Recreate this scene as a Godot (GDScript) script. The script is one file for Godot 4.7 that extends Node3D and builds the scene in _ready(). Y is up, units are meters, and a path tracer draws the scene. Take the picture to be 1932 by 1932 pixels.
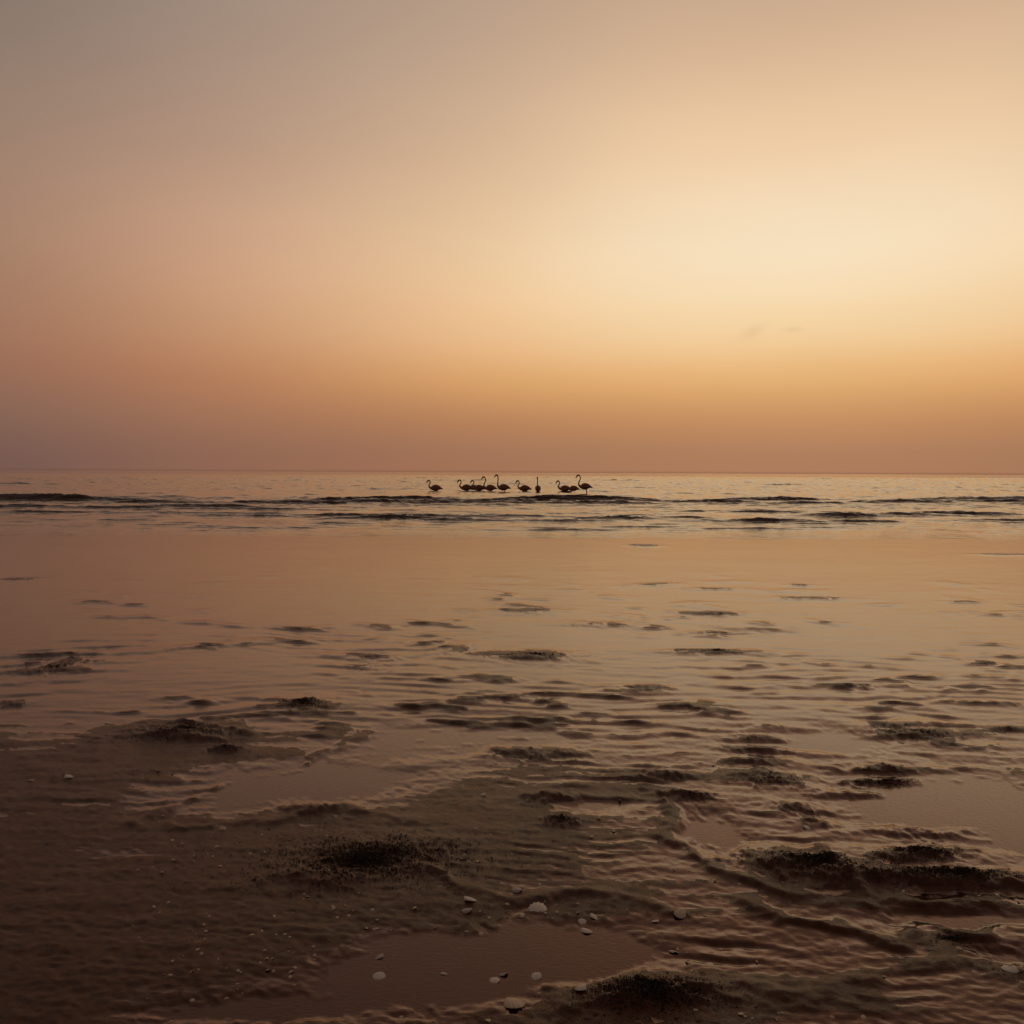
extends Node3D
# Tidal flat at sunset: hazy golden sky, calm sea with low breakers, flamingos wading, wet rippled sand with pools, seaweed and shells.

const EYE := 1.4            # camera height over the still water, metres
const VIEW := 1932.0        # side of the picture that pixel positions below refer to
var cam: Camera3D
var rng := RandomNumberGenerator.new()
var taken := {}

# ---------------------------------------------------------------- sky table
const SUN_AZ := 18.0
const SUN_EL := 14.0
# elevation rows; columns are degrees of azimuth away from the sun; colours as displayed
const SKY_EL := [0.0, 1.5, 3.5, 6.0, 9.0, 13.5, 20.0, 27.0, 42.0, 65.0, 90.0]
const SKY_DA := [0.0, 10.0, 20.0, 36.0, 50.0, 80.0, 120.0, 180.0]
const SKY := [
	[[174,125,93],[170,122,91],[163,115,86],[144,102,82],[115,87,79],[90,77,70],[78,69,63],[75,66,61]],
	[[178,129,94],[174,126,92],[166,119,89],[147,105,84],[121,91,81],[94,80,73],[83,73,66],[80,70,64]],
	[[200,146,99],[196,142,96],[186,133,92],[164,116,88],[135,101,85],[103,86,78],[89,79,72],[87,76,70]],
	[[229,179,120],[227,175,118],[217,163,109],[183,129,94],[152,109,88],[116,97,87],[98,86,79],[95,83,76]],
	[[244,210,162],[242,206,158],[235,190,142],[198,150,114],[160,119,96],[128,105,94],[108,93,85],[103,89,81]],
	[[247,224,190],[245,219,182],[234,199,158],[202,160,130],[162,127,106],[134,112,100],[115,98,90],[110,94,86]],
	[[236,202,164],[232,199,162],[213,180,148],[178,147,126],[148,125,109],[125,108,98],[113,97,88],[108,93,85]],
	[[203,171,142],[201,169,141],[187,159,136],[159,138,123],[127,113,104],[116,101,94],[108,93,85],[105,90,82]],
	[[157,136,121],[156,135,121],[150,131,117],[135,119,108],[117,103,96],[109,96,90],[106,91,83],[103,89,81]],
	[[118,103,95],[118,103,95],[117,102,93],[114,99,92],[110,96,89],[107,93,87],[105,91,83],[104,89,81]],
	[[108,93,85],[108,93,85],[108,93,85],[108,93,85],[108,93,85],[108,93,85],[108,93,85],[108,93,85]],
]

func lin(c: Array) -> Vector3:
	var k := Color8(c[0], c[1], c[2]).srgb_to_linear()
	return Vector3(k.r, k.g, k.b)

func spline(xs: Array, ys: Array, x: float) -> Vector3:
	var n := xs.size()
	var i := 0
	while i < n - 2 and x > xs[i + 1]:
		i += 1
	var h: float = xs[i + 1] - xs[i]
	var t := clampf((x - xs[i]) / h, 0.0, 1.0)
	var a: Vector3 = ys[i]
	var b: Vector3 = ys[i + 1]
	var ma := Vector3.ZERO
	var mb := Vector3.ZERO
	if i > 0:
		ma = (b - ys[i - 1]) / (xs[i + 1] - xs[i - 1]) * h
	if i < n - 2:
		mb = (ys[i + 2] - a) / (xs[i + 2] - xs[i]) * h
	var t2 := t * t
	var t3 := t2 * t
	return (2 * t3 - 3 * t2 + 1) * a + (t3 - 2 * t2 + t) * ma + (-2 * t3 + 3 * t2) * b + (t3 - t2) * mb

func make_sky() -> Image:
	var w := 2048
	var h := 1024
	var data := PackedFloat32Array()
	data.resize(w * h * 3)
	var columns := []
	for j in SKY_DA.size():
		var col := []
		for i in SKY_EL.size():
			col.append(lin(SKY[i][j]))
		columns.append(col)
	var sun_u := SUN_AZ / 360.0 * w      # the picture's left edge looks along -Z
	var veil := FastNoiseLite.new()
	veil.seed = 5
	veil.frequency = 1.0
	veil.fractal_octaves = 4
	for y in h:
		var el := 90.0 - (y + 0.5) / h * 180.0
		var row := []
		for c in columns:
			row.append(spline(SKY_EL, c, maxf(el, 0.0)))
		var line := []          # colours by whole steps away from the sun
		for k in w / 2 + 2:
			line.append(spline(SKY_DA, row, minf(180.0, k * 360.0 / w)) if el > -3.0 else (row[3] as Vector3) * 0.5)
		for x in w:
			var du := absf(x + 0.5 - sun_u)
			du = minf(du, w - du)
			var k := int(du)
			var c: Vector3 = (line[k] as Vector3).lerp(line[mini(k + 1, w / 2 + 1)], du - k)
			if el > 0.0 and el < 30.0:
				var az := wrapf((x + 0.5) / w * 360.0, -180.0, 180.0)
				# thin uneven haze, streaked along the horizon
				c *= 1.0 + 0.016 * veil.get_noise_2d(az * 0.05, el * 0.22)
				# two small wisps of cloud
				if az > 10.0 and az < 22.0 and el > 6.0 and el < 12.0:
					var a := Vector2((az - 15.1 - (el - 8.8) * 0.9) / 0.55, (el - 8.75) / 0.42).length_squared()
					var b := Vector2((az - 17.4) / 0.55, (el - 8.75) / 0.13).length_squared()
					var thick := 0.10 * exp(-a) + 0.13 * exp(-b)
					c *= Vector3(1.0 - thick * 0.8, 1.0 - thick, 1.0 - thick * 1.2)
			var o := (y * w + x) * 3
			data[o] = c.x
			data[o + 1] = c.y
			data[o + 2] = c.z
	return Image.create_from_data(w, h, false, Image.FORMAT_RGBF, data.to_byte_array())

# ---------------------------------------------------------------- small helpers
func numbered(called: String) -> String:
	var n: int = taken.get(called, 0)
	taken[called] = n + 1
	return called if n == 0 else "%s_%03d" % [called, n]

func tag(o: Node, label: String, category := "", group := "", kind := "") -> void:
	o.set_meta("label", label)
	if category: o.set_meta("category", category)
	if group: o.set_meta("group", group)
	if kind: o.set_meta("kind", kind)

func put(called: String, m: Mesh, mat: Material, parent: Node = self) -> MeshInstance3D:
	var o := MeshInstance3D.new()
	o.name = numbered(called) if parent == self else called
	o.mesh = m
	o.material_override = mat
	parent.add_child(o, true)
	return o

func ray(u: float, v: float) -> Vector3:
	var half := tan(deg_to_rad(cam.fov) * 0.5)
	return cam.basis * Vector3((u / VIEW * 2.0 - 1.0) * half, (1.0 - v / VIEW * 2.0) * half, -1.0)

func ground(u: float, v: float) -> Vector2:   # x and distance d (= -z) where that sight line meets the still water
	var r := ray(u, v)
	var t := -EYE / r.y
	return Vector2(r.x * t, -r.z * t)

func noise(sd: int, freq: float, oct := 3) -> FastNoiseLite:
	var n := FastNoiseLite.new()
	n.seed = sd
	n.noise_type = FastNoiseLite.TYPE_SIMPLEX_SMOOTH
	n.frequency = freq
	n.fractal_octaves = oct
	return n

# a height field on rows of distance d and columns that spread with d
class Field:
	var ds := PackedFloat32Array()
	var cols := 0
	var w0 := 0.0
	var wk := 0.0
	var h := PackedFloat32Array()
	func half(d: float) -> float:
		return w0 + wk * d
	func x_at(i: int, j: int) -> float:
		return (2.0 * j / (cols - 1) - 1.0) * (w0 + wk * ds[i])
	func row_of(d: float) -> int:
		return clampi(ds.bsearch(d), 0, ds.size() - 1)
	func col_of(x: float, d: float) -> int:
		return clampi(roundi((x / half(d) + 1.0) * 0.5 * (cols - 1)), 0, cols - 1)
	func at(x: float, d: float) -> float:
		var i := row_of(d)
		return h[i * cols + col_of(x, ds[i])]
	func mesh() -> ArrayMesh:
		var rows := ds.size()
		var p := PackedVector3Array()
		var nn := PackedVector3Array()
		p.resize(rows * cols)
		nn.resize(rows * cols)
		for i in rows:
			var d := ds[i]
			var hw := half(d)
			for j in cols:
				p[i * cols + j] = Vector3((2.0 * j / (cols - 1) - 1.0) * hw, h[i * cols + j], -d)
		for i in rows:
			var i0 := maxi(i - 1, 0) * cols
			var i1 := mini(i + 1, rows - 1) * cols
			for j in cols:
				var a := p[i * cols + mini(j + 1, cols - 1)] - p[i * cols + maxi(j - 1, 0)]
				var b := p[i1 + j] - p[i0 + j]
				nn[i * cols + j] = a.cross(b).normalized()
		var idx := PackedInt32Array()
		idx.resize((rows - 1) * (cols - 1) * 6)
		var k := 0
		for i in rows - 1:
			for j in cols - 1:
				var a := i * cols + j
				idx[k] = a; idx[k + 1] = a + cols; idx[k + 2] = a + 1
				idx[k + 3] = a + 1; idx[k + 4] = a + cols; idx[k + 5] = a + cols + 1
				k += 6
		var arr := []
		arr.resize(Mesh.ARRAY_MAX)
		arr[Mesh.ARRAY_VERTEX] = p
		arr[Mesh.ARRAY_NORMAL] = nn
		arr[Mesh.ARRAY_INDEX] = idx
		var m := ArrayMesh.new()
		m.add_surface_from_arrays(Mesh.PRIMITIVE_TRIANGLES, arr)
		return m
	var warp := FastNoiseLite.new()
	func stamp(c: Vector2, rx: float, rd: float, tilt: float, height: float, flat := 1.0, rag := 0.45) -> void:
		# a hump or hollow with a ragged oval outline; tilt in radians
		var reach := maxf(rx, rd) * 2.6
		var i0 := row_of(c.y - reach)
		var i1 := row_of(c.y + reach)
		var cs := cos(tilt)
		var sn := sin(tilt)
		for i in range(i0, i1 + 1):
			var d := ds[i]
			for j in range(col_of(c.x - reach, d), col_of(c.x + reach, d) + 1):
				var q := Vector2(x_at(i, j) - c.x, d - c.y)
				var a := (q.x * cs + q.y * sn) / rx
				var b := (-q.x * sn + q.y * cs) / rd
				if a * a + b * b > 7.0:
					continue
				var ox := c.x * 13.7 + c.y * 3.1
				a += rag * warp.get_noise_2d(a * 1.1 + ox, b * 0.8)
				b += rag * 1.5 * warp.get_noise_2d(a * 1.3 + ox + 50.0, b * 0.6) + rag * 0.7 * warp.get_noise_2d(a * 4.5 + ox, b + 90.0)
				var r := pow(a * a + b * b, flat)
				if r < 5.0:
					h[i * cols + j] += height * exp(-r) * (1.0 + rag * 0.9 * warp.get_noise_2d(a * 3.0 + ox, b * 2.0 + 7.0))
	func ridge(pts: Array, wide: float, height: float) -> void:
		var lo: Vector2 = pts[0]
		var hi: Vector2 = pts[0]
		for p in pts:
			lo = lo.min(p)
			hi = hi.max(p)
		lo -= Vector2.ONE * wide * 3.0
		hi += Vector2.ONE * wide * 3.0
		for i in range(row_of(lo.y), row_of(hi.y) + 1):
			var d := ds[i]
			for j in range(col_of(lo.x, d), col_of(hi.x, d) + 1):
				var q := Vector2(x_at(i, j), d)
				var w := Vector2(warp.get_noise_2d(q.x * 3.0, q.y * 3.0), warp.get_noise_2d(q.x * 3.0 + 40.0, q.y * 3.0)) * 0.09
				q += w
				var best := 99.0
				for s in pts.size() - 1:
					best = minf(best, Geometry2D.get_closest_point_to_segment(q, pts[s], pts[s + 1]).distance_squared_to(q))
				var r := best / (wide * wide)
				if r < 6.0:
					h[i * cols + j] += height * exp(-r) * (0.85 + 0.5 * warp.get_noise_2d(q.x * 2.0, q.y * 2.0 + 20.0))

# ---------------------------------------------------------------- materials
func noise_tex(n: FastNoiseLite, size: int, ramp: Gradient = null, as_normal := false, bump := 4.0) -> NoiseTexture2D:
	var t := NoiseTexture2D.new()
	t.width = size
	t.height = size
	t.seamless = true
	t.seamless_blend_skirt = 0.25
	t.noise = n
	t.normalize = true
	if ramp: t.color_ramp = ramp
	if as_normal:
		t.as_normal_map = true
		t.bump_strength = bump
	return t

func ramp(stops: Array, colors: Array) -> Gradient:
	var g := Gradient.new()
	g.offsets = PackedFloat32Array(stops)
	g.colors = PackedColorArray(colors)
	return g

func base(r: float, g: float, b: float) -> Color:     # a real-world base colour
	return Color(r, g, b).linear_to_srgb()

func sand_material() -> StandardMaterial3D:
	var m := StandardMaterial3D.new()
	m.resource_name = "wet_sand"
	m.albedo_texture = noise_tex(noise(21, 0.02, 5), 1024, ramp([0.0, 0.35, 0.65, 1.0], [base(.030, .010, .005), base(.050, .017, .008), base(.074, .026, .012), base(.120, .047, .023)]))
	m.roughness_texture = noise_tex(noise(22, 0.012, 5), 512, ramp([0.0, 0.45, 0.6, 1.0], [Color(.12, .12, .12), Color(.17, .17, .17), Color(.23, .23, .23), Color(.34, .34, .34)]))
	m.roughness = 1.0
	m.metallic_specular = 0.25
	m.normal_enabled = true
	m.normal_texture = noise_tex(noise(23, 0.25, 3), 1024, null, true, 4.0)
	m.normal_scale = 0.5
	m.uv1_triplanar = true
	m.uv1_world_triplanar = true
	m.uv1_scale = Vector3(0.9, 0.9, 0.9)
	return m

func calm_water() -> StandardMaterial3D:
	var m := StandardMaterial3D.new()
	m.resource_name = "still_water"
	m.transparency = BaseMaterial3D.TRANSPARENCY_ALPHA
	m.refraction_enabled = true
	m.refraction_scale = 0.034
	var c := base(.27, .088, .032)      # red-brown silt tint; with metallic it paints a copper sheen water lacks
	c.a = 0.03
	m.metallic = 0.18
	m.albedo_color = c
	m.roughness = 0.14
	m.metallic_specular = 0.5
	m.normal_enabled = true
	m.normal_texture = noise_tex(noise(31, 0.07, 4), 1024, null, true, 4.0)
	m.normal_scale = 0.09
	m.uv1_triplanar = true
	m.uv1_world_triplanar = true
	m.uv1_scale = Vector3(0.5, 0.8, 1.0)
	return m

func sea_water() -> StandardMaterial3D:
	var m := StandardMaterial3D.new()
	m.resource_name = "sea_water"
	m.albedo_color = base(.050, .020, .011)
	m.roughness = 0.05
	m.metallic_specular = 0.33
	m.normal_enabled = true
	m.normal_texture = noise_tex(noise(32, 0.02, 4), 512, null, true, 5.0)
	m.normal_scale = 0.5
	m.uv1_triplanar = true
	m.uv1_world_triplanar = true
	m.uv1_scale = Vector3(0.08, 0.3, 0.3)
	return m

func plain(called: String, c: Color, rough: float) -> StandardMaterial3D:
	var m := StandardMaterial3D.new()
	m.resource_name = called
	m.albedo_color = c
	m.roughness = rough
	return m

# ---------------------------------------------------------------- ground
const POOLS := [   # u, v, half width, half height in the picture, tilt, depth
	[1010, 1800, 250, 62, 0.0, .030], [780, 1850, 200, 55, 0.0, .024], [480, 1905, 200, 30, 0.0, .02],
	[560, 1478, 190, 42, 0.25, .028], [1790, 1525, 210, 70, 0.0, .034], [1345, 1575, 70, 36, -.1, .030], [1830, 1740, 170, 20, 0.0, .028],
	[1900, 1812, 70, 16, 0.0, .022], [1830, 1690, 140, 9, 0.0, .02], [1120, 1525, 60, 12, 0.0, .016], [1560, 1400, 130, 24, 0.0, .018], [880, 1400, 190, 26, 0.0, .016],
]
const MOUNDS := [   # u, v, half width, half height, tilt, height
	[1540, 1642, 125, 24, -.35, .040], [1740, 1617, 88, 13, .1, .038], [1790, 1661, 150, 14, 0.0, .036], [1740, 1570, 130, 5, 0.0, .026],
	[1450, 1472, 70, 15, -.2, .028], [1660, 1453, 72, 7, 0.0, .034], [1665, 1479, 85, 8, .05, .036], [1600, 1499, 70, 5, 0.0, .022],
	[1250, 1467, 62, 9, 0.0, .030], [1295, 1505, 62, 8, -.35, .032], [1040, 1506, 52, 8, 0.0, .026], [1000, 1421, 85, 11, -.1, .036],
	[1010, 1240, 95, 10, 0.0, .055], [570, 1330, 66, 12, 0.0, .045], [345, 1385, 100, 16, .15, .050], [425, 1415, 40, 6, 0.0, .03],
	[745, 1603, 125, 30, .1, .018], [590, 1662, 115, 22, 0.0, .018], [1060, 1553, 36, 8, 0.0, .022], [1225, 1882, 110, 26, 0.0, .03],
	[1720, 1385, 95, 18, -.25, .036], [860, 1225, 42, 12, -.2, .04], [360, 1223, 80, 4, .3, .036],
	[110, 1262, 70, 16, .3, .05], [60, 1238, 90, 4, .1, .04], [1350, 1233, 95, 5, 0.0, .045], [1217, 1030, 30, 2.2, 0.0, .09], [1525, 1131, 75, 3, 0.0, .06],
	[1430, 1392, 72, 4, -.25, .024], [1425, 1417, 66, 4.5, -.1, .026], [1420, 1440, 62, 4, .05, .024], [1450, 1372, 60, 3.5, -.3, .022],
	[1510, 1530, 55, 5, -.2, .026], [1530, 1552, 40, 4, -.2, .022], [1800, 965, 70, 1.2, 0.0, .05], [990, 1155, 75, 5, 0.0, .04], [1140, 1180, 80, 5, -.1, .04],
	[950, 1318, 90, 5, .3, .034], [590, 1527, 60, 5, 0.0, .022], [1340, 1113, 45, 2.5, 0.0, .05], [1230, 1105, 60, 3, .3, .045], [1510, 1106, 25, 2, 0.0, .045],
	[1360, 1160, 45, 3, 0.0, .045], [1350, 1196, 60, 3, 0.0, .04], [1215, 1300, 60, 6, -.1, .036], [1290, 1335, 60, 6, -.25, .032], [40, 1095, 50, 4, .4, .05], [20, 1330, 30, 6, 0.0, .04],
	[1890, 1048, 60, 2, 0.0, .06], [1860, 1255, 40, 3, 0.0, .04], [700, 1245, 50, 4, 0.0, .036], [690, 1262, 50, 4, 0.0, .036],
	[1630, 1300, 30, 3, 0.0, .036], [1850, 1330, 110, 4, -.1, .034], [1900, 1380, 60, 5, .1, .034],
]
const RIPPLES := [   # u, v, half width, half height, wavelength, height, slant
	[1430, 1412, 80, 36, .19, .011, .10], [1655, 1475, 100, 32, .17, .012, -.03], [1370, 1795, 120, 40, .075, .007, .25], [1130, 1470, 170, 60, .12, .006, .15], [1230, 1400, 170, 50, .16, .007, .1], [1500, 1290, 240, 60, .26, .009, .05],
	[1750, 1360, 150, 50, .21, .010, .1], [1480, 1560, 90, 40, .12, .009, .2], [1100, 1620, 220, 50, .07, .004, .1], [1600, 1850, 220, 50, .065, .005, .1], [700, 1240, 130, 40, .3, .009, .0], [120, 1250, 130, 60, .3, .012, -.2], [900, 1350, 200, 50, .19, .006, .1], [300, 1500, 240, 50, .12, .005, -.1],
]
const RIDGES := [   # width, height, then the points
	[0.040, 0.016, [1240, 1515], [1272, 1580], [1330, 1632], [1460, 1682], [1560, 1712], [1650, 1718]],
	[0.040, 0.017, [1555, 1615], [1640, 1692], [1720, 1703], [1830, 1707], [1932, 1686], [2050, 1680]],
	[0.036, 0.016, [1400, 1705], [1470, 1745], [1600, 1752], [1660, 1782], [1720, 1776], [1780, 1760], [1932, 1766], [2050, 1760]],
	[0.040, 0.010, [330, 1560], [560, 1540], [650, 1530], [780, 1548]],
	[0.040, 0.009, [240, 1560], [420, 1482], [560, 1452], [640, 1412], [700, 1380]],
	[0.056, 0.014, [1060, 1905], [1200, 1862], [1350, 1868], [1500, 1880], [1640, 1870]],
	[0.048, 0.010, [1720, 1830], [1800, 1800], [1880, 1830], [1990, 1860]],
	[0.032, 0.010, [780, 1640], [900, 1690], [1120, 1700], [1300, 1722]],
]

func mean_level(d: float) -> float:      # the flat's own lie, without ripples and hollows
	var y := lerpf(0.009, 0.004, smoothstep(3.3, 5.2, d)) - 0.03 * smoothstep(15.0, 24.0, d)
	return y - 0.39 * smoothstep(20.0, 55.0, d)

func build_film(land: Field) -> Field:
	# water left on the flat: level in the pools, elsewhere a skin that clings to the ripples and gives out on drained patches
	var f := Field.new()
	f.cols = land.cols
	f.w0 = land.w0
	f.wk = land.wk
	for d in land.ds:
		if d < 25.0:
			f.ds.append(d)
	f.h.resize(f.ds.size() * f.cols)
	var patches := noise(41, 0.9, 4)
	for i in f.ds.size():
		var d := f.ds[i]
		var mean := mean_level(d)
		var pool := minf(0.0, mean - 0.004) if d > 8.0 else 0.0
		var far := smoothstep(4.0, 6.0, d)
		for j in f.cols:
			var x := f.x_at(i, j)
			var sand := land.h[i * f.cols + j]
			var cling := lerpf(0.74, 0.78, smoothstep(3.5, 8.0, d))
			var wet := lerpf(lerpf(-0.0012, 0.0012, smoothstep(-0.3, 1.0, x)), FILM, far) + 0.0026 * patches.get_noise_2d(x * 0.6, d * 1.4) * (1.0 - 0.7 * far)
			f.h[i * f.cols + j] = maxf(pool, mean + cling * (sand - mean) + wet)
	return f

const FILM := 0.0032

func build_sand() -> Field:
	var f := Field.new()
	f.warp = noise(8, 1.0, 3)
	f.cols = 781
	f.w0 = 1.7
	f.wk = 0.72
	var d := 1.5
	while d < 25.0:
		f.ds.append(d)
		d += 0.010 * pow(d / 2.5, 1.3)
	while d < 90.0:
		f.ds.append(d)
		d += 0.5
	f.h.resize(f.ds.size() * f.cols)
	var isles := noise(1, 0.42, 3)
	var bends := noise(2, 0.55, 2)
	var where := noise(3, 0.40, 3)
	var fine := noise(4, 7.0, 3)
	var lump := noise(6, 2.2, 3)
	var streak := noise(7, 1.0, 3)
	var grit := noise(9, 40.0, 2)
	for i in f.ds.size():
		d = f.ds[i]
		var ground_h := mean_level(d)
		var detail := 1.0 - smoothstep(22.0, 26.0, d)
		var fine_amp := 0.0038 * (1.0 - 0.75 * smoothstep(3.5, 9.0, d))
		var grit_amp := 0.0028 * (1.0 - smoothstep(3.8, 6.0, d))
		var sc := 1.0 / (0.35 + 0.11 * d)           # streaks grow longer where the flat lies lower
		for j in f.cols:
			var x := f.x_at(i, j)
			var h := ground_h
			if detail > 0.0:
				var side := smoothstep(-3.0, 1.5, x / (0.2 * d + 0.3))      # more ripples towards the right
				h += 0.004 * isles.get_noise_2d(x * 0.5, d) * detail
				var m := clampf(where.get_noise_2d(x * 0.8, d * 0.9) * 2.2 + 0.05 + 0.55 * side, 0.0, 1.0)
				var ph := d / 0.185 + 2.2 * bends.get_noise_2d(x * 0.6, d * 0.6) + 0.12 * x
				var s := sin(ph * TAU + 0.6 * sin(ph * TAU))
				var brk := clampf(0.5 + 1.6 * streak.get_noise_2d(x * 1.1 + 30.0, d * 1.6), 0.0, 1.0)
				h += 0.0055 * m * s * brk * detail * smoothstep(2.8, 4.2, d) * (1.0 - 0.7 * smoothstep(6.0, 9.0, d))
				var k := streak.get_noise_2d(x * 1.5 * sc, d * 9.0 * sc + 0.5 * x * sc) - 0.12
				if k > 0.0 and d > 3.2:
					h += 0.046 * k * m * detail * smoothstep(3.2, 5.0, d) * (1.0 - smoothstep(8.0, 14.0, d))
				h += 0.0022 * lump.get_noise_2d(x * 0.5, d * 1.6) * detail
				if fine_amp > 0.0:
					h += fine_amp * fine.get_noise_2d(x * 0.30, d * 1.25)
				if grit_amp > 0.0:
					h += grit_amp * grit.get_noise_2d(x * 0.42, d)
			f.h[i * f.cols + j] = h
	for p in POOLS:
		press(f, p, -1.0, 1.1)
	for r in RIDGES:
		var pts := []
		for k in range(2, r.size()):
			pts.append(ground(r[k][0], r[k][1]))
		f.ridge(pts, r[0], r[1])
	for p in RIPPLES:
		var c := ground(p[0], p[1])
		var rx := ground(p[0] + p[2], p[1]).x - c.x
		var rd := (ground(p[0], p[1] - p[3]).y - ground(p[0], p[1] + p[3]).y) * 0.5
		for i in range(f.row_of(c.y - rd * 2.2), f.row_of(c.y + rd * 2.2)):
			for j in range(f.col_of(c.x - rx * 2.2, f.ds[i]), f.col_of(c.x + rx * 2.2, f.ds[i])):
				var q := Vector2(f.x_at(i, j), f.ds[i])
				var e := ((q - c) / Vector2(rx, rd)).length_squared()
				if e < 4.8:
					var ph: float = (q.y + p[6] * (q.x - c.x) + 0.10 * bends.get_noise_2d(q.x * 2.5, q.y * 1.2)) / p[4]
					var w := clampf(0.6 + 1.2 * streak.get_noise_2d(q.x * 3.0, q.y * 3.0), 0.15, 1.2)
					f.h[i * f.cols + j] += p[5] * w * exp(-e) * sin(ph * TAU + 0.7 * sin(ph * TAU))
	for p in MOUNDS:
		press(f, p, 1.0, 1.0)
	f.stamp(Vector2(ground(1100, 936).x, 57.0), 2.0, 3.0, 0.0, 0.34, 1.0, 0.1)
	return f

func press(f: Field, p: Array, sign: float, flat: float) -> void:
	var c := ground(p[0], p[1])
	var e := ground(p[0] + p[2], p[1])
	var near := ground(p[0], p[1] + p[3])
	var far := ground(p[0], p[1] - minf(p[3], p[1] - 905.0))
	f.stamp(c, absf(e.x - c.x), maxf((far.y - near.y) * 0.5, 0.05), p[4], p[5] * sign * (lerpf(0.85, 0.45, smoothstep(3.0, 6.0, c.y)) if sign > 0.0 else 1.0), flat, 0.45 if sign > 0.0 else 0.3)

const WAVES := [
	[-200, 60, 944, 9], [30, 215, 945, 10], [-40, 120, 958, 7], [130, 300, 960, 6], [215, 380, 950, 6], [300, 450, 957, 7], [360, 560, 962, 5], [480, 640, 951, 8], [600, 700, 946, 8], [650, 760, 950, 8], [660, 820, 944, 9],
	[760, 960, 950, 8], [900, 1060, 949, 8], [1000, 1170, 944, 10], [1080, 1200, 951, 6], [1200, 1270, 947, 5], [1305, 1395, 949, 8], [1415, 1520, 944, 8], [1460, 1560, 951, 5], [1640, 1760, 949, 7], [1770, 1950, 944, 9], [1850, 2050, 948, 7], [1690, 1800, 946, 5],
	[0, 120, 968, 4], [150, 420, 969, 4], [420, 540, 975, 4], [560, 700, 975, 6], [680, 790, 980, 10], [700, 870, 976, 6], [800, 900, 983, 6], [870, 1010, 976, 6], [1000, 1120, 984, 5], [1120, 1230, 980, 8], [1240, 1330, 978, 4], [1380, 1500, 985, 8], [1480, 1560, 990, 4],
	[1550, 1650, 975, 10], [1580, 1660, 986, 6], [1650, 1760, 973, 7], [1740, 1870, 972, 8], [1400, 1500, 968, 4], [1820, 2000, 984, 4],
	[350, 520, 997, 4], [480, 670, 1003, 5], [640, 760, 1006, 4], [740, 900, 1000, 5], [880, 1010, 1005, 4], [1000, 1130, 1001, 4], [1150, 1260, 996, 4], [1330, 1480, 999, 4], [1530, 1620, 998, 4],
]

func build_sea() -> Field:
	var f := Field.new()
	f.cols = 560
	f.w0 = 3.0
	f.wk = 0.72
	var d := 19.0
	while d < 48.0:
		f.ds.append(d)
		d += 0.055
	while d < 400.0:
		f.ds.append(d)
		d += 0.0042 * d
	while d < 30000.0:
		f.ds.append(d)
		d *= 1.25
	f.h.resize(f.ds.size() * f.cols)
	f.warp = noise(12, 1.0, 3)
	var chop := noise(14, 0.8, 3)
	var swell := noise(15, 0.22, 2)
	var rip := noise(16, 1.7, 2)
	var slop := noise(18, 0.5, 3)
	for i in f.ds.size():
		d = f.ds[i]
		var chop_amp := 0.040 * smoothstep(22.0, 46.0, d) + 0.10 * smoothstep(50.0, 160.0, d)
		for j in f.cols:
			var x := f.x_at(i, j)
			var h := 0.008
			if d < 1200.0:
				h += chop_amp * (chop.get_noise_2d(x * 0.45, d * 1.1) + 0.6 * swell.get_noise_2d(x * 0.3, d))
				if d < 260.0:
					h += 0.034 * smoothstep(22.0, 40.0, d) * (0.4 - absf(rip.get_noise_2d(x * 0.35, d * 0.9)))
				h += 0.15 * smoothstep(44.0, 75.0, d) * (0.35 - absf(slop.get_noise_2d(x * 0.6, d)))
			f.h[i * f.cols + j] = h
	# wavelets standing up as they reach the shallows: u from, u to, v, thickness in the picture
	for w in WAVES:
		var c := ground((w[0] + w[1]) * .5, w[2])
		var e := ground(w[1], w[2])
		f.stamp(c, absf(e.x - c.x) * 1.6, clampf(0.006 * c.y * sqrt(w[3] / 6.0), 0.14, 0.32), 0.0, w[3] * 0.95 * c.y / 1673.0, 0.9, 0.32)
	var r := RandomNumberGenerator.new()
	r.seed = 3
	for k in 1000:
		var v: float = [r.randf_range(938, 965), r.randf_range(965, 1008), r.randf_range(902, 940)][k % 3]
		var u := r.randf_range(-150, 2080)
		var c := ground(u, v)
		var e := ground(u + r.randf_range(10, 70), v)
		f.stamp(c, e.x - c.x, clampf(0.0045 * c.y, 0.11, 0.5), 0.0, r.randf_range(0.5, 2.2) * c.y / 1673.0, 1.0, 0.22)
	# the swash thins out along a wandering edge
	var edge := noise(17, 0.16, 3)
	for i in f.ds.size():
		d = f.ds[i]
		if d > 25.0: break
		for j in f.cols:
			var at := 21.3 + 1.6 * edge.get_noise_2d(f.x_at(i, j), 0.0)
			f.h[i * f.cols + j] = lerpf(-0.006, f.h[i * f.cols + j], smoothstep(at - 0.9, at + 0.9, d))
	return f

func sheet(x0: float, x1: float, d0: float, d1: float, y: float) -> ArrayMesh:
	var st := SurfaceTool.new()
	st.begin(Mesh.PRIMITIVE_TRIANGLES)
	st.set_normal(Vector3.UP)
	var a := Vector3(x0, y, -d0)
	var b := Vector3(x1, y, -d0)
	var c := Vector3(x1, y, -d1)
	var e := Vector3(x0, y, -d1)
	for p in [a, e, b, b, e, c]:
		st.add_vertex(p)
	return st.commit()

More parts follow.
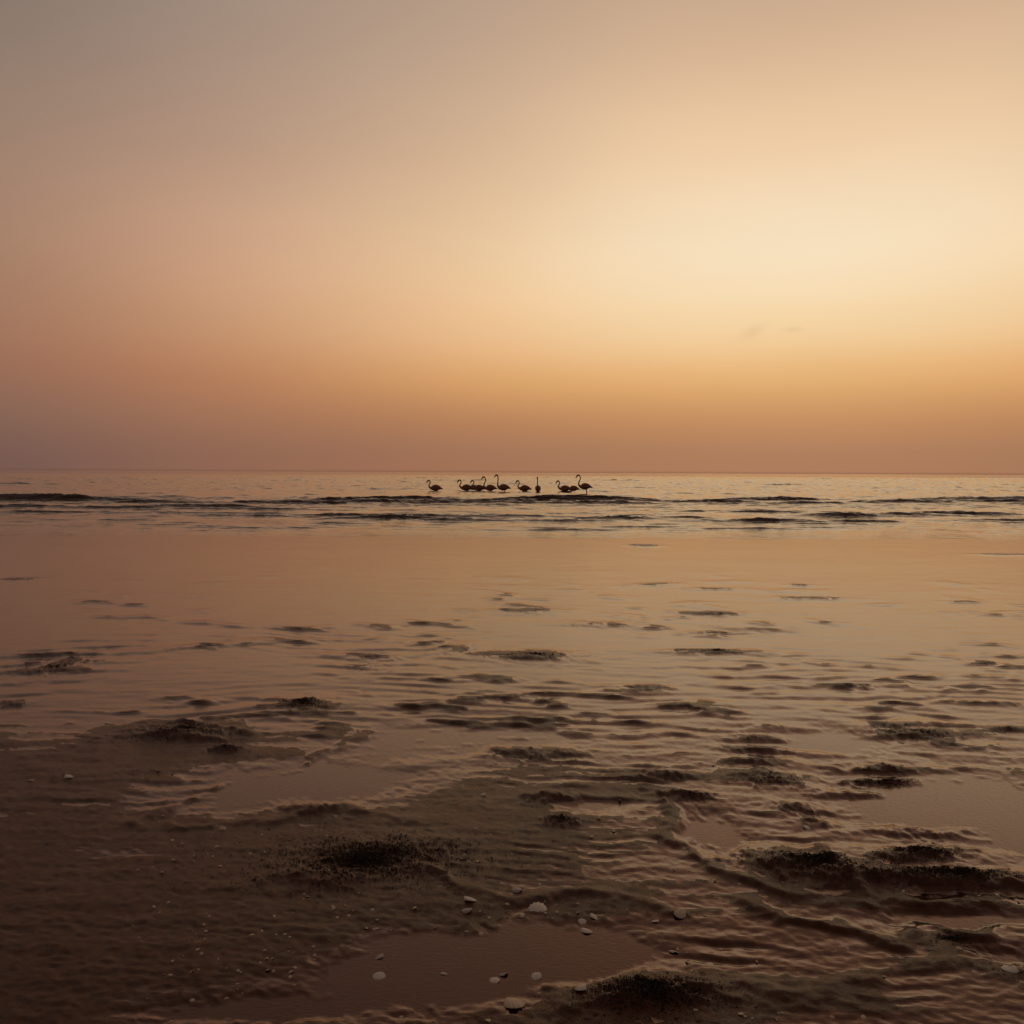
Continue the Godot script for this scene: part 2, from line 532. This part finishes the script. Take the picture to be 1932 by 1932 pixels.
# ---------------------------------------------------------------- birds
func tube(st: SurfaceTool, path: Array, sides: int) -> void:
	# path: [position, radius across, radius up]; smooth spline between
	var pts := []
	var n := path.size()
	for i in n - 1:
		for k in 5:
			var t := k / 5.0
			var i0 := maxi(i - 1, 0)
			var i3 := mini(i + 2, n - 1)
			var p: Vector3 = (path[i][0] as Vector3).cubic_interpolate(path[i + 1][0], path[i0][0], path[i3][0], t)
			pts.append([p, maxf(.003, cubic_interpolate(path[i][1], path[i + 1][1], path[i0][1], path[i3][1], t)), maxf(.003, cubic_interpolate(path[i][2], path[i + 1][2], path[i0][2], path[i3][2], t))])
	pts.append(path[n - 1])
	var rings := []
	for i in pts.size():
		var fw: Vector3 = (pts[mini(i + 1, pts.size() - 1)][0] - pts[maxi(i - 1, 0)][0]).normalized()
		var side := Vector3(0, 0, 1)
		side = (side - fw * side.dot(fw)).normalized()
		var up := side.cross(fw).normalized()
		var ring := []
		for s in sides:
			var a := TAU * s / sides
			ring.append(pts[i][0] + side * cos(a) * pts[i][1] + up * sin(a) * pts[i][2])
		rings.append(ring)
	st.set_smooth_group(0)
	for i in rings.size() - 1:
		for s in sides:
			var s1 := (s + 1) % sides
			for p in [rings[i][s], rings[i][s1], rings[i + 1][s], rings[i][s1], rings[i + 1][s1], rings[i + 1][s]]:
				st.add_vertex(p)
	for e in [0, rings.size() - 1]:
		for s in sides:
			var tri := [pts[e][0], rings[e][s], rings[e][(s + 1) % sides]]
			if e == 0: tri = [tri[0], tri[2], tri[1]]
			for p in tri: st.add_vertex(p)

func bird_mesh(neck: Array, spread: float) -> ArrayMesh:
	var st := SurfaceTool.new()
	st.begin(Mesh.PRIMITIVE_TRIANGLES)
	var path := [
		[Vector3(.46, .56, 0), .012, .010], [Vector3(.36, .59, 0), .07, .035], [Vector3(.22, .62, 0), .150, .140], [Vector3(.04, .62, 0), .190, .210],
		[Vector3(-.13, .61, 0), .175, .190], [Vector3(-.25, .60, 0), .10, .12],
	]
	for k in neck.size():
		path.append([neck[k][0], neck[k][1] * 1.2, neck[k][2] * 1.2])
	tube(st, path, 14)
	for s in [-1.0, 1.0]:
		var fx: float = .05 + spread * s
		tube(st, [[Vector3(.06, .55, .07 * s), .055, .055], [Vector3(.07, .46, .07 * s), .028, .028], [Vector3(.09 + fx * .3, .30, .06 * s), .016, .016], [Vector3(.085 + fx * .4, .28, .06 * s), .019, .019], [Vector3(.05 + fx, .04, .06 * s), .012, .012], [Vector3(.04 + fx, .012, .06 * s), .014, .012]], 8)
		tube(st, [[Vector3(.06 + fx, .010, .06 * s), .010, .008], [Vector3(-.01 + fx, .008, .06 * s), .035, .007], [Vector3(-.06 + fx, .006, .06 * s), .045, .005]], 8)   # webbed foot
	st.generate_normals()
	return st.commit()

const NECK_HOOK := [   # folded S with the head carried over the breast
	[Vector3(-.36, .66, 0), .050, .055], [Vector3(-.41, .78, 0), .036, .038], [Vector3(-.37, .92, 0), .030, .031], [Vector3(-.31, 1.06, 0), .028, .028], [Vector3(-.32, 1.20, 0), .028, .028],
	[Vector3(-.39, 1.30, 0), .032, .034], [Vector3(-.46, 1.30, 0), .042, .048], [Vector3(-.52, 1.25, 0), .030, .034], [Vector3(-.555, 1.19, 0), .022, .028]]
const NECK_LOW := [    # drawn back, head low over the shoulders
	[Vector3(-.36, .63, 0), .050, .055], [Vector3(-.43, .72, 0), .038, .040], [Vector3(-.41, .83, 0), .030, .031], [Vector3(-.35, .92, 0), .028, .028], [Vector3(-.36, 1.02, 0), .028, .028],
	[Vector3(-.42, 1.09, 0), .033, .035], [Vector3(-.48, 1.08, 0), .042, .047], [Vector3(-.54, 1.03, 0), .030, .034], [Vector3(-.57, .97, 0), .022, .028]]
const NECK_DOWN := [   # feeding, head at the water
	[Vector3(-.37, .64, 0), .050, .055], [Vector3(-.47, .72, 0), .036, .038], [Vector3(-.57, .74, 0), .030, .031], [Vector3(-.64, .66, 0), .028, .028], [Vector3(-.65, .54, 0), .028, .028],
	[Vector3(-.63, .44, 0), .034, .036], [Vector3(-.60, .38, 0), .042, .047], [Vector3(-.56, .33, 0), .030, .034], [Vector3(-.52, .31, 0), .022, .028]]
const NECK_TALL := [   # straight up, alert
	[Vector3(-.33, .68, 0), .050, .055], [Vector3(-.36, .80, 0), .036, .038], [Vector3(-.35, .95, 0), .030, .030], [Vector3(-.34, 1.10, 0), .028, .028], [Vector3(-.35, 1.25, 0), .028, .028],
	[Vector3(-.39, 1.35, 0), .034, .036], [Vector3(-.45, 1.36, 0), .042, .047], [Vector3(-.51, 1.32, 0), .030, .034], [Vector3(-.55, 1.27, 0), .022, .028]]

func bird_wing(s: float) -> ArrayMesh:
	var st := SurfaceTool.new()
	st.begin(Mesh.PRIMITIVE_TRIANGLES)
	tube(st, [[Vector3(-.20, .64, .120 * s), .02, .05], [Vector3(-.10, .645, .148 * s), .03, .12], [Vector3(.06, .64, .155 * s), .03, .14], [Vector3(.22, .615, .12 * s), .025, .11], [Vector3(.36, .575, .07 * s), .018, .06], [Vector3(.47, .535, .03 * s), .006, .012]], 10)
	st.generate_normals()
	return st.commit()

func bird_bill(neck: Array) -> ArrayMesh:
	var st := SurfaceTool.new()
	st.begin(Mesh.PRIMITIVE_TRIANGLES)
	var e: Vector3 = neck[8][0]
	var b: Vector3 = neck[7][0]
	var fw := (e - b).normalized()
	var back := Vector3(-fw.y, fw.x, 0)      # bends towards the breast
	tube(st, [[e - fw * .012, .022, .028], [e + fw * .03 + back * .004, .019, .024], [e + fw * .065 + back * .018, .012, .014], [e + fw * .085 + back * .034, .004, .004]], 8)
	st.generate_normals()
	return st.commit()

func flamingo(u: float, dist: float, turn: float, neck: Array, spread: float, size: float, y: float, label: String) -> void:
	var o := Node3D.new()
	o.name = numbered("flamingo")
	add_child(o)
	var r := ray(u, 915.0)
	o.position = Vector3(r.x * dist / -r.z, y, -dist)
	o.rotation.y = turn
	o.scale = Vector3.ONE * size
	tag(o, label, "flamingo", "flamingos wading in the shallow sea")
	put("body", bird_mesh(neck, spread), mats.feather, o)
	put("wing", bird_wing(1.0), mats.wing, o)
	put("wing", bird_wing(-1.0), mats.wing, o)
	put("bill", bird_bill(neck), mats.bill, o)

# ---------------------------------------------------------------- shells and weed
func shell_mesh(sd: int) -> ArrayMesh:
	# one valve of a cockle, hollow side down: hinge at +z, ribs fanning out to the rim; unit size
	var st := SurfaceTool.new()
	st.begin(Mesh.PRIMITIVE_TRIANGLES)
	var r := RandomNumberGenerator.new()
	r.seed = sd
	var squash := r.randf_range(.75, .95)
	var na := 36
	var nr := 9
	var grid := []
	for under in 2:
		for i in nr + 1:
			var row := []
			var t := float(i) / nr
			for a in na + 1:
				var ang := lerpf(-2.5, 2.5, float(a) / na)
				var rim := (1.0 + .05 * cos(ang * 14.0) * t) * (1.0 - .16 * pow(absf(ang) / 2.5, 2.0))
				var p := Vector3(sin(ang) * .62 * t * rim, 0, .55 - (.55 + cos(ang) * .62) * t * rim)
				var up := sin(pow(1.0 - t, .8) * PI * .5) * .42 * smoothstep(0.0, .12, 1.0 - t + .02)
				up += .42 * (1.0 - t) * t * .5 + .018 * cos(ang * 14.0) * t * (1.0 - .4 * t) + .008 * sin(t * 26.0)
				p.y = up * squash - (.05 if under else 0.0)
				row.append(p)
			grid.append(row)
		st.set_smooth_group(under)
		for i in range(under * (nr + 1), under * (nr + 1) + nr):
			for a in na:
				var q := [grid[i][a], grid[i][a + 1], grid[i + 1][a], grid[i][a + 1], grid[i + 1][a + 1], grid[i + 1][a]]
				if under: q.reverse()
				for p in q: st.add_vertex(p)
	st.set_smooth_group(2)
	for a in na:
		var t0: Vector3 = grid[nr][a]
		var t1: Vector3 = grid[nr][a + 1]
		var b0: Vector3 = grid[nr * 2 + 1][a]
		var b1: Vector3 = grid[nr * 2 + 1][a + 1]
		for p in [t0, t1, b0, t1, b1, b0]: st.add_vertex(p)
	st.generate_normals()
	return st.commit()

func weed_mesh(f: Field, c: Vector2, rx: float, rd: float, tilt: float, count: int, length: float) -> ArrayMesh:
	# many thin fronds rooted on the sand, drooping the way the water left them
	var st := SurfaceTool.new()
	st.begin(Mesh.PRIMITIVE_TRIANGLES)
	var o := Vector3(c.x, 0, -c.y)
	for k in count:
		var a := rng.randf() * TAU
		var q := absf(rng.randfn(0.0, 0.95)) * (0.8 + 0.4 * sin(a * 3.0 + c.x) * sin(a * 5.0))
		var e := Vector2(cos(a) * q * rx, sin(a) * q * rd).rotated(tilt)
		var p := Vector3(c.x + e.x, 0, -(c.y + e.y))
		p.y = f.at(p.x, -p.z) - .002
		var dir := Vector3(rng.randf_range(-1, 1), rng.randf_range(.1, .9), rng.randf_range(-.8, .8)).normalized()
		var l := length * rng.randf_range(.10, .38) * (1.0 - .35 * minf(q, 1.5))
		var side := dir.cross(Vector3(rng.randf_range(-1, 1), .3, rng.randf_range(-1, 1))).normalized() * rng.randf_range(.0006, .0018)
		var mid := p + dir * l * .5
		var tip := p + dir * l + Vector3(rng.randf_range(-.3, .3) * l, -l * .45, rng.randf_range(-.3, .3) * l)
		var nrm := side.cross(dir).normalized()
		if nrm.y < 0.0: nrm = -nrm
		st.set_normal(nrm)
		for v in [p - side, mid - side, p + side, p + side, mid - side, mid + side, mid - side, tip, mid + side]:
			st.add_vertex(v - o)
	return st.commit()

var mats := {}

func _ready() -> void:
	rng.seed = 77
	# ---- camera, sky, sun, exposure
	cam = Camera3D.new()
	cam.name = "camera"
	cam.position = Vector3(0, EYE, 0)
	cam.rotation_degrees = Vector3(-2.55, 0, 0.27)
	cam.fov = 60.0
	cam.near = 0.05
	cam.far = 60000.0
	add_child(cam)
	cam.make_current()
	var env := Environment.new()
	env.background_mode = Environment.BG_SKY
	env.tonemap_mode = Environment.TONE_MAPPER_LINEAR
	env.tonemap_exposure = 1.0
	env.sdfgi_enabled = true
	env.ssao_enabled = true
	env.ssil_enabled = true
	var sky := Sky.new()
	var pano := PanoramaSkyMaterial.new()
	pano.panorama = ImageTexture.create_from_image(make_sky())
	sky.sky_material = pano
	env.sky = sky
	var we := WorldEnvironment.new()
	we.name = "world_environment"
	we.environment = env
	add_child(we)
	var sun := DirectionalLight3D.new()      # the sun itself, all but lost in the haze
	sun.name = "sun"
	sun.light_energy = 0.005
	sun.light_angular_distance = 30.0
	sun.light_color = Color(1.0, .66, .36)
	sun.shadow_enabled = true
	sun.rotation_degrees = Vector3(-SUN_EL, 180.0 - SUN_AZ, 0)
	add_child(sun)
	print("sky ", Time.get_ticks_msec())

	# ---- materials
	mats.sand = sand_material()
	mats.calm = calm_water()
	mats.sea = sea_water()
	mats.feather = plain("feathers", base(.30, .12, .075), .7)
	mats.wing = plain("wing_feathers", base(.25, .09, .055), .7)
	mats.bill = plain("bill", base(.03, .025, .025), .4)
	mats.weed = plain("seaweed", base(.040, .024, .014), .8)

	# ---- ground and water
	var land := build_sand()
	print("sand heights ", Time.get_ticks_msec())
	tag(put("sand_flat", land.mesh(), mats.sand), "wet rippled sand flat with shallow pools", "", "", "structure")
	tag(put("seabed", sheet(-400, 400, -60, 400, -0.50), mats.sand), "sandy bed under the shallow sea", "", "", "structure")
	tag(put("beach", sheet(-60, 60, -60, 1.502, -0.012), mats.sand), "wet sand continuing up the beach", "", "", "structure")
	tag(put("pool_water", build_film(land).mesh(), mats.calm), "silty water with a painted copper sheen in the pools and as a thin skin over the flat", "", "", "structure")
	var sea := build_sea()
	tag(put("sea", sea.mesh(), mats.sea), "calm sea with low wavelets running to the horizon", "", "", "structure")
	print("water ", Time.get_ticks_msec())

	# ---- flamingos (u in the picture, distance, turn, neck, leg spread, size, height of the feet)
	flamingo(822, 64.0, 0.12, NECK_LOW, .03, 1.12, -0.42, "lone flamingo wading apart from the flock")
	flamingo(880, 65.0, -0.1, NECK_LOW, .05, 1.14, -0.42, "flamingo at the lone one's end of the huddle, head held low")
	flamingo(893, 67.5, 0.2, NECK_DOWN, .02, 1.06, -0.42, "flamingo in the huddle bending its head to the water")
	flamingo(904, 64.5, -0.2, NECK_LOW, .04, 1.12, -0.42, "flamingo in the huddle just behind the one bending to the water")
	flamingo(925, 64.0, 0.1, NECK_HOOK, .03, 1.12, -0.40, "flamingo in the huddle with its neck in a clear hook")
	flamingo(950, 63.0, -0.12, NECK_TALL, .05, 1.15, -0.36, "flamingo closing the huddle with its neck stretched tallest")
	flamingo(990, 64.0, 0.05, NECK_LOW, .02, 1.12, -0.42, "flamingo low in the water between the huddle and the upright one")
	flamingo(1015, 63.0, 1.45, NECK_TALL, .03, 1.06, -0.38, "slim upright flamingo seen end on, alone in the gap")
	flamingo(1066, 64.0, 0.0, NECK_LOW, .04, 1.12, -0.42, "flamingo leading the trio, head low")
	flamingo(1082, 66.0, 0.3, NECK_DOWN, .03, 1.06, -0.42, "flamingo in the middle of the trio, head down")
	flamingo(1104, 57.0, 0.05, NECK_HOOK, .02, 1.03, -0.10, "flamingo of the trio standing highest on long bare legs")

	# ---- shells, each where it lies
	var valves := []
	for k in 4:
		valves.append(shell_mesh(100 + k))
	var tints := [plain("white_shell", base(.52, .46, .40), .45), plain("cream_shell", base(.45, .35, .25), .5), plain("grey_shell", base(.30, .27, .25), .45)]
	# u, v, size, tint
	var shells := [
		[1016, 1717, .058, 0, "large white shell lying at the pool's far edge"], [887, 1702, .040, 0, "white shell on the sand above the dark pool"], [881, 1722, .030, 2, "grey shell below the white one above the dark pool"],
		[985, 1729, .024, 1, "small cream shell beside the large white shell"], [1122, 1733, .030, 0, "upper white shell of three at the pool edge"], [1099, 1741, .024, 0, "smallest white shell of three at the pool edge"], [1107, 1757, .032, 0, "lowest white shell of three at the pool edge"],
		[1236, 1741, .022, 0, "small white shell in the pool near the rippled bank"], [1283, 1735, .034, 1, "cream shell on the rippled bank by the pool"], [1274, 1797, .034, 0, "white shell at the foot of the rippled bank"],
		[1302, 1820, .030, 1, "cream shell with a broken neighbour below the rippled bank"], [1338, 1822, .034, 0, "tilted white shell below the rippled bank"], [715, 1805, .026, 2, "small grey shell at the pool's dim end"], [716, 1843, .036, 0, "white shell alone in the pool's dim end"],
		[933, 1850, .030, 0, "white shell in mid pool with a grey one behind it"], [950, 1838, .026, 2, "grey tilted shell in mid pool"], [1010, 1843, .034, 0, "white shell in mid pool pointing at the weedy bank"], [970, 1896, .052, 1, "large cream shell standing out of the pool"],
		[1096, 1880, .032, 0, "white shell touching the weedy bank"], [838, 1836, .020, 2, "faint small grey shell under the pool water"], [975, 1683, .034, 2, "grey shell on the smooth sand behind the pool"],
		[738, 1505, .030, 0, "white shell on the sand beyond the dark weed"], [911, 1503, .026, 0, "small white shell on the sand bank beyond the pool"], [1523, 1567, .034, 0, "bright shell on the bank between the pools"],
		[1905, 1838, .040, 0, "white shell on the sand spit beside the weed lump"], [1345, 1668, .024, 1, "cream shell on the long pale ridge"], [420, 1568, .028, 1, "cream shell behind the dark weed bed"], [60, 1475, .030, 2, "grey shell near the far weed line"], [130, 1470, .034, 0, "white shell near the far weed line"],
	]
	for k in shells.size():
		var s: Array = shells[k]
		var g := ground(s[0], s[1])
		var o := put("shell", valves[k % 4], tints[s[3]])
		o.scale = Vector3(1.0, rng.randf_range(.5, .75), rng.randf_range(.8, 1.1)) * s[2] * .95
		o.rotation = Vector3(rng.randf_range(-.4, .4), rng.randf() * TAU, rng.randf_range(-.4, .4))
		o.position = Vector3(g.x, maxf(land.at(g.x, g.y), -.001) - .001, -g.y)
		tag(o, s[4], "shell", "shells scattered on the sand flat")

	# ---- broken shell along the pool margins
	var bits := MultiMesh.new()
	bits.transform_format = MultiMesh.TRANSFORM_3D
	bits.mesh = valves[1]
	bits.instance_count = 420
	for k in 420:
		var g := Vector2.ZERO
		for tries in 30:
			g = ground(rng.randf_range(250, 2000), rng.randf_range(1440, 1931))
			var y := land.at(g.x, g.y)
			if y > -.004 and y < .012: break
		var sz := rng.randf_range(.004, .013)
		var bas := Basis.from_euler(Vector3(rng.randf_range(-.7, .7), rng.randf() * TAU, rng.randf_range(-.7, .7))).scaled(Vector3(sz, sz * .6, sz))
		bits.set_instance_transform(k, Transform3D(bas, Vector3(g.x, land.at(g.x, g.y) - .0005, -g.y)))
	var grit := MultiMeshInstance3D.new()
	grit.name = "shell_grit"
	grit.multimesh = bits
	grit.material_override = tints[1]
	add_child(grit)
	tag(grit, "tiny broken shell bits strewn over the wet sand", "shell grit", "", "stuff")

	# ---- seaweed left on the humps: u, v, half width, half height, tilt, fronds, length
	var weeds := [
		[690, 1628, 165, 46, .1, 5200, .055, "broad dark weed bed spread over the foreground sand"],
		[1545, 1642, 115, 26, -.35, 2200, .045, "slanting weed bed on the hump between the ridges"], [1740, 1617, 84, 13, .1, 1100, .04, "short weed strip at the pool's edge"], [1800, 1662, 140, 13, 0.0, 1700, .04, "long weed strip nearest the curved ridge"],
		[1225, 1884, 110, 32, 0.0, 2400, .05, "tangled weed on the bank of the shell pool"], [345, 1385, 95, 15, .15, 1100, .05, "weed patch on the hump past the narrow pool"], [425, 1416, 38, 6, 0.0, 320, .04, "small weed tuft beside the far weed patch"],
		[570, 1330, 64, 11, 0.0, 700, .05, "speckled weed patch alone on the wet flat"], [1010, 1240, 85, 8, 0.0, 700, .05, "dark weed patch stranded in the mirror of water"], [1060, 1552, 35, 10, 0.0, 350, .04, "upright weed tuft on bare sand"],
		[1450, 1473, 64, 13, -.2, 600, .03, "thin weed on the rounded hump below the ripples"], [1720, 1386, 90, 16, -.25, 700, .04, "loose weed patch beyond the rippled pool"],
		[1795, 1780, 50, 10, 0.0, 350, .035, "weed tuft by the small pool on the ridge"], [110, 1262, 64, 14, .3, 500, .05, "ragged weed patch on the mud streaks"], [1305, 1507, 40, 6, -.35, 260, .03, "green weed smear on the slanted hump"], [1905, 1835, 16, 12, 0.0, 160, .04, "weed lump on the sand spit"],
		[1665, 1478, 78, 7, .05, 600, .03, "weed line on the thicker of two dark bars"], [1350, 1232, 60, 4, 0.0, 260, .05, "faint weed line in the golden shallows"],
	]
	for s in weeds:
		var c := ground(s[0], s[1])
		var rx := absf(ground(s[0] + s[2], s[1]).x - c.x)
		var rd := (ground(s[0], s[1] - s[3]).y - ground(s[0], s[1] + s[3]).y) * .5
		var o := put("seaweed", weed_mesh(land, c, rx, rd, s[4], int(s[5] * 2.4), s[6]), mats.weed)
		o.position = Vector3(c.x, 0, -c.y)
		tag(o, s[7], "seaweed", "seaweed beds on the sand flat")
	print("done ", Time.get_ticks_msec())
